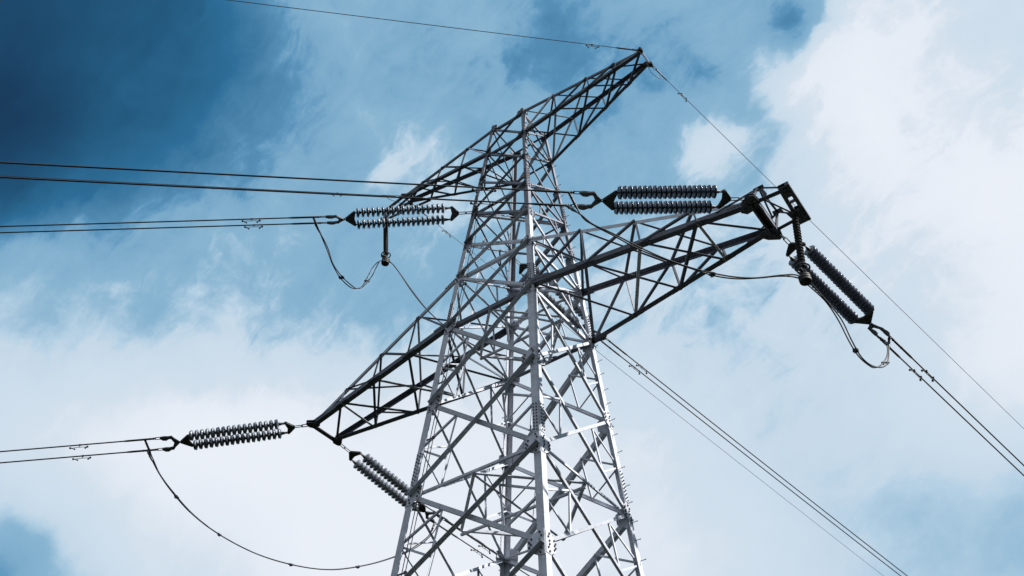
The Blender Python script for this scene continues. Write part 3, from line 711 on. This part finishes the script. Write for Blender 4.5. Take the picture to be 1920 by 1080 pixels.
# jumper cables
def jumper(pts, label, group, seg, lugs, cat='jumper cable'):
    tot = []
    out = []
    for y in (-1, 1):
        P = [V(p) for p in pts]; n = len(P); Q = []
        for i, p in enumerate(P):
            tn = (P[min(n-1, i+1)]-P[max(0, i-1)]).normalized(); sd = tn.cross(V((.35, -.3, .9))).normalized()
            if i and sd.dot(prev) < 0: sd = -sd
            prev = sd; k = .075*(.6 + .4*math.cos(i*1.7))
            Q.append(p + sd*y*k)
        out.append(Q)
    return out
J = DATA['JUMP']
def conn(key, y, s_=.60):
    off, C = sp(key, y); return wire_at(key, C, s_, off)
def make_jumper(start, pts, end, lab, grp, spacers, weight_pts=()):
    pa, pb = jumper(pts, '', '', 0, None)
    for y, P in ((-1, pa), (1, pb)):
        P = list(P)
        if start: P[0] = conn(start, y); S = LUGS[start]
        if end: P[-1] = conn(end, y)
        C = spline(P, 9); m = MB(); m.tube(C, .0185, 8)
        o = m.build('jumper_cable', WIREM, None, C[len(C)//2])
        tag(o, lab % ('outer' if y > 0 else 'inner'), 'jumper cable', grp)
        for key, cc in ((start, C), (end, C[::-1])):
            if not key: continue
            L_ = 0; i = 0
            while L_ < .42 and i < len(cc)-1: L_ += (cc[i+1]-cc[i]).length; i += 1
            mm = MB(); mm.tube(cc[:i+1], [.034]*(i) + [.022], 10)
            for t in (i//3, 2*i//3): mm.torus(cc[t], (cc[t+1]-cc[t]), .036, .008)
            mm.build('jumper_terminal', FIT, LUGS[key], cc[0])
    for t, lb in spacers:
        a = spline(pa, 9); b = spline(pb, 9); i = int(t*(len(a)-1)); p, q_ = a[i], b[i]; d_ = (a[min(i+1, len(a)-1)]-a[i-1]).normalized()
        m = MB(); sd = (q_-p).normalized(); n_ = d_.cross(sd).normalized()
        m.box(p - sd*.05, q_ + sd*.05, d_, n_, .05, .035)
        for c in (p, q_): m.tube([c - d_*.06, c + d_*.06], .034, 10); m.bolt(c + n_*.02, n_, .018, .04, 0); m.bolt(c + d_*.04 + n_*.02, n_, .012, .03, 0)
        o = m.build('jumper_spacer', FIT, None, (p+q_)/2); tag(o, lb, 'spacer clamp', 'spacer clamps on the jumper cables')
make_jumper('M-', J['Ma'] , None, '%s thin jumper cable looping from the left conductors up to the hanging weight', 'jumper cables under the left string', ((.30, 'dark spacer clamp on the left side of the small jumper loop'), (.66, 'dark spacer clamp where the small jumper loop climbs to the weight')))
make_jumper(None, J['Mb'], 'M+', '%s thin jumper cable dropping from the hanging weight in behind the tower', 'jumper cables passing behind the tower', ((.76, 'dark spacer clamp on the jumper behind the tower'),))
make_jumper('mr-', J['Ra'], None, '%s jumper cable crossing the right arm lattice to the black drum weight', 'jumper cables across the right arm', ((.58, 'dark spacer clamp on the jumper below the right arm'),))
make_jumper(None, J['Rb'], 'mr+', '%s jumper cable hanging from the black drum weight to the right conductors', 'jumper cables right of the drum weight', ((.42, 'dark spacer clamp on the falling part of the right jumper loop'), (.75, 'dark spacer clamp at the bottom bend of the right jumper loop')))
make_jumper('ml-', J['L'], 'ml+', '%s strand of the long slack jumper hanging under the lower left arm', 'strands of the long lower left jumper', ((.25, 'first dark spacer clamp down the steep part of the long lower left jumper'), (.39, 'second dark spacer clamp on the long lower left jumper, at mid slope'), (.535, 'third dark spacer clamp near the bottom of the long lower left jumper'), (.68, 'last dark spacer clamp of the long jumper, nearest the left leg')))
# jumper suspension insulators
for side, lab in (('r', 'black rod insulator with rings and drum weight hanging from the right arm bracket'), ('l', 'black rod insulator with ring and round weight hanging below the left twin string')):
    T0, B0 = map(V, DATA['JS'][side]); ax = (B0-T0); Lr = ax.length; ax.normalize()
    X = empty('jumper_support_insulator', T0, lab, 'insulator', 'rod insulators holding up the jumpers')
    m = MB(); m.link(T0 - ax*.06, T0 + ax*.12, xv, .08, .014); m.tube([T0 + ax*.1, T0 + ax*.22], .03, 10); m.build('hanger', FIT, X, T0)
    prof = []; x = .2; i = 0
    while x < Lr-.22:
        R = .095 if i % 2 == 0 else .075
        prof += [(x, .028), (x+.012, .03), (x+.018, R), (x+.024, R), (x+.034, .03)]; x += .052; i += 1
    m = MB(); m.lathe(T0, ax, prof, 18); m.build('rod_sheds', RUB, X, T0)
    m = MB(); o = B0 - ax*.18
    m.torus(o, ax, .17, .022); m.tube([o + V((.17, 0, 0)), o + V((-.17, 0, 0))], .013, 8); m.tube([o + V((0, .17, 0)), o + V((0, -.17, 0))], .013, 8); m.build('corona_ring', FIT, X, o)
    m = MB(); m.tube([B0 - ax*.3, B0 + ax*.02], .028, 10); m.box(B0 - yv*.2 + V((0, 0, -.0)), B0 + yv*.2, xv, Z1, .07, .04); m.tube([B0 - yv*.14 - Z1*.03 + xv*.07, B0 + yv*.14 - Z1*.03 + xv*.07], .03, 8); m.build('jumper_clamp', FIT, X, B0)
    m = MB(); o = B0 + V((0, 0, -.06))
    m.lathe(o, -Z1, [(0, .05), (.03, .12), (.045, .145), (.09, .15), (.094, .14), (.104, .14), (.108, .15), (.17, .15), (.174, .14), (.184, .14), (.188, .15), (.24, .143), (.26, .11), (.265, .03)], 24); m.build('drum_weight', RUB, X, o)
# vibration dampers: one built, the rest copied
def damper_template(sc):
    X = V((1, 0, 0)); root = bpy.data.objects.new('vibration_damper', None); COL.objects.link(root); WLOC[root.name] = V()
    m = MB(); m.tube([V((0, 0, -.02*sc)), V((0, 0, -.085))], .016, 8); m.lathe(V((-.035, 0, 0)), X, [(0, .03), (.07, .03)], 10); m.build('clamp', FIT, root, V())
    h = .27*sc; m = MB(); m.tube([V((-h, 0, -.105)), V((-h*.5, 0, -.092)), V((0, 0, -.088)), V((h*.5, 0, -.092)), V((h, 0, -.105))], .009, 6); m.build('messenger_cable', EWM, root, V())
    for s_ in (-1, 1):
        m = MB(); a = V((s_*h, -.02*s_, -.107)); b_ = V((s_*(h-.10), .065*s_, -.09))
        if s_ > 0: b_ = V((h-.10, -.065, -.10)); a = V((h, .02, -.107))
        m.tube([a, b_], .012, 8)
        for c, r in ((a, .036*sc), (b_, .027*sc)): m.lathe(c - Z1*r, Z1, [(r*(1-math.cos(t)), max(.003, r*math.sin(t))) for t in [math.pi*k/8 for k in range(9)]], 12)
        m.build('damper_weight', RUB, root, V())
    return root
big, small = damper_template(1.0), damper_template(.8)
def copy_tree(src, M, label, group):
    c = src.copy(); COL.objects.link(c); c.matrix_world = M; c.matrix_basis = M; tag(c, label, 'damper', group); c.name = 'vibration_damper'
    for ch in src.children:
        k = ch.copy(); COL.objects.link(k); k.parent = c; k.matrix_parent_inverse = ch.matrix_parent_inverse
    return c
DL = {'M-': 'small dumbbell damper on the %s of the two middle conductors at left', 'ml-': 'small dumbbell damper on the %s of the two lower left conductors', 'mr-': 'dumbbell damper on the %s near conductor in front of the tower top',
      'M+': 'dumbbell damper on the %s conductor right of the tower middle', 'ml+': 'dumbbell damper on the %s conductor behind the lower lattice', 'mr+': 'dumbbell damper on the %s of the two conductors at far right'}
EDL = {'er-': 'small damper on the earth wire just left of the top arm tip', 'er+': 'small damper on the earth wire descending from the top arm tip', 'el-': 'tiny damper on the earth wire beside the thick left conductor', 'el+': 'tiny damper on the thin wire left of the tower legs'}
def dmat(wd, P):
    e1, e2, e3 = frame(wd); M = Matrix(((e1.x, e2.x, e3.x), (e1.y, e2.y, e3.y), (e1.z, e2.z, e3.z))).to_4x4(); M.translation = P; return M
for key in BUN:
    for y in (-1, 1):
        off, C = sp(key, y); hi = off.dot(u2) > 0
        copy_tree(big, dmat(wire_dir(key), wire_at(key, C, DATA['WIRE'][key][3], off)), DL[key] % ('upper' if hi else 'lower'), 'vibration dampers on the wires')
for key, P in DATA['EW'].items():
    copy_tree(small, dmat(wire_dir(key), wire_at(key, P, DATA['WIRE'][key][3])), EDL[key], 'vibration dampers on the wires')
for r in (big, small):
    for ch in list(r.children): bpy.data.objects.remove(ch)
    bpy.data.objects.remove(r)
# bonding loops at the upper arm tips
P1, P2 = V(DATA['EW']['er-']), V(DATA['EW']['er+'])
w1_, w2_ = wire_dir('er-'), wire_dir('er+')
m = MB(); m.tube(spline([P1 + w1_*.5, P1 + w1_*.25 + V((.1, 0, -.16)), P1 + V((.05, .1, -.36)), P1.lerp(P2, .6) + V((0, .1, -.60)), P2 + V((.05, .1, -.66)), P2 + w2_*.3 + V((.06, .1, -.52)), P2 + w2_*.48 + V((.03, 0, -.2)), P2 + w2_*.5], 8), .011, 6)
tag(m.build('bonding_cable', EWM, None), 'thin slack bonding loop hanging under the tip of the top right arm', 'cable')
P1, P2 = V(DATA['EW']['el-']), V(DATA['EW']['el+']); w1_, w2_ = wire_dir('el-'), wire_dir('el+')
m = MB(); m.tube(spline([P1 + w1_*.7, P1 + w1_*.55 + V((0, 0, -.2)), P1 + w1_*.3 + V((.1, .1, -.36)), P1.lerp(P2, .5) + V((.1, 0, -.40)), P2 + w2_*.3 + V((.06, .1, -.36)), P2 + w2_*.5 + V((.0, 0, -.2)), P2 + w2_*.6], 8), .010, 6)
tag(m.build('bonding_cable', EWM, None), 'thin bonding loop under the tip of the upper left arm', 'cable')
# optical cable led down beside the left leg
X = empty('downlead_cable', leg_pt('r7', 'L'), 'pair of thin cables clipped beside the left tower leg', 'cable')
for dx, dy in ((.30, .05), (.40, .06)):
    m = MB(); P = []
    for lv in ORD[3:]:
        p = leg_pt(lv, 'L'); P.append(p + V((dx*(1 if lv != 'M' else .6), dy, 0)))
    m.tube(P, .011, 6); m.build('cable_run', EWM, X)
for i, z in enumerate([z for z in [2.5 + 1.9*i for i in range(11)]]):
    j = max(j_ for j_ in range(len(ORD)-1) if LV[ORD[j_]][0] >= z); P0, P1 = leg_pt(ORD[j], 'L'), leg_pt(ORD[j+1], 'L'); t = (z-P1.z)/(P0.z-P1.z); c = P1.lerp(P0, t)
    m = MB(); m.box(c + V((.16, .045, 0)), c + V((.43, .06, 0)), yv, Z1, .03, .035); m.box(c + V((.38, .05, 0)), c + V((.43, .06, 0)), yv, Z1, .06, .07); m.build('cable_clip', FIT, X)
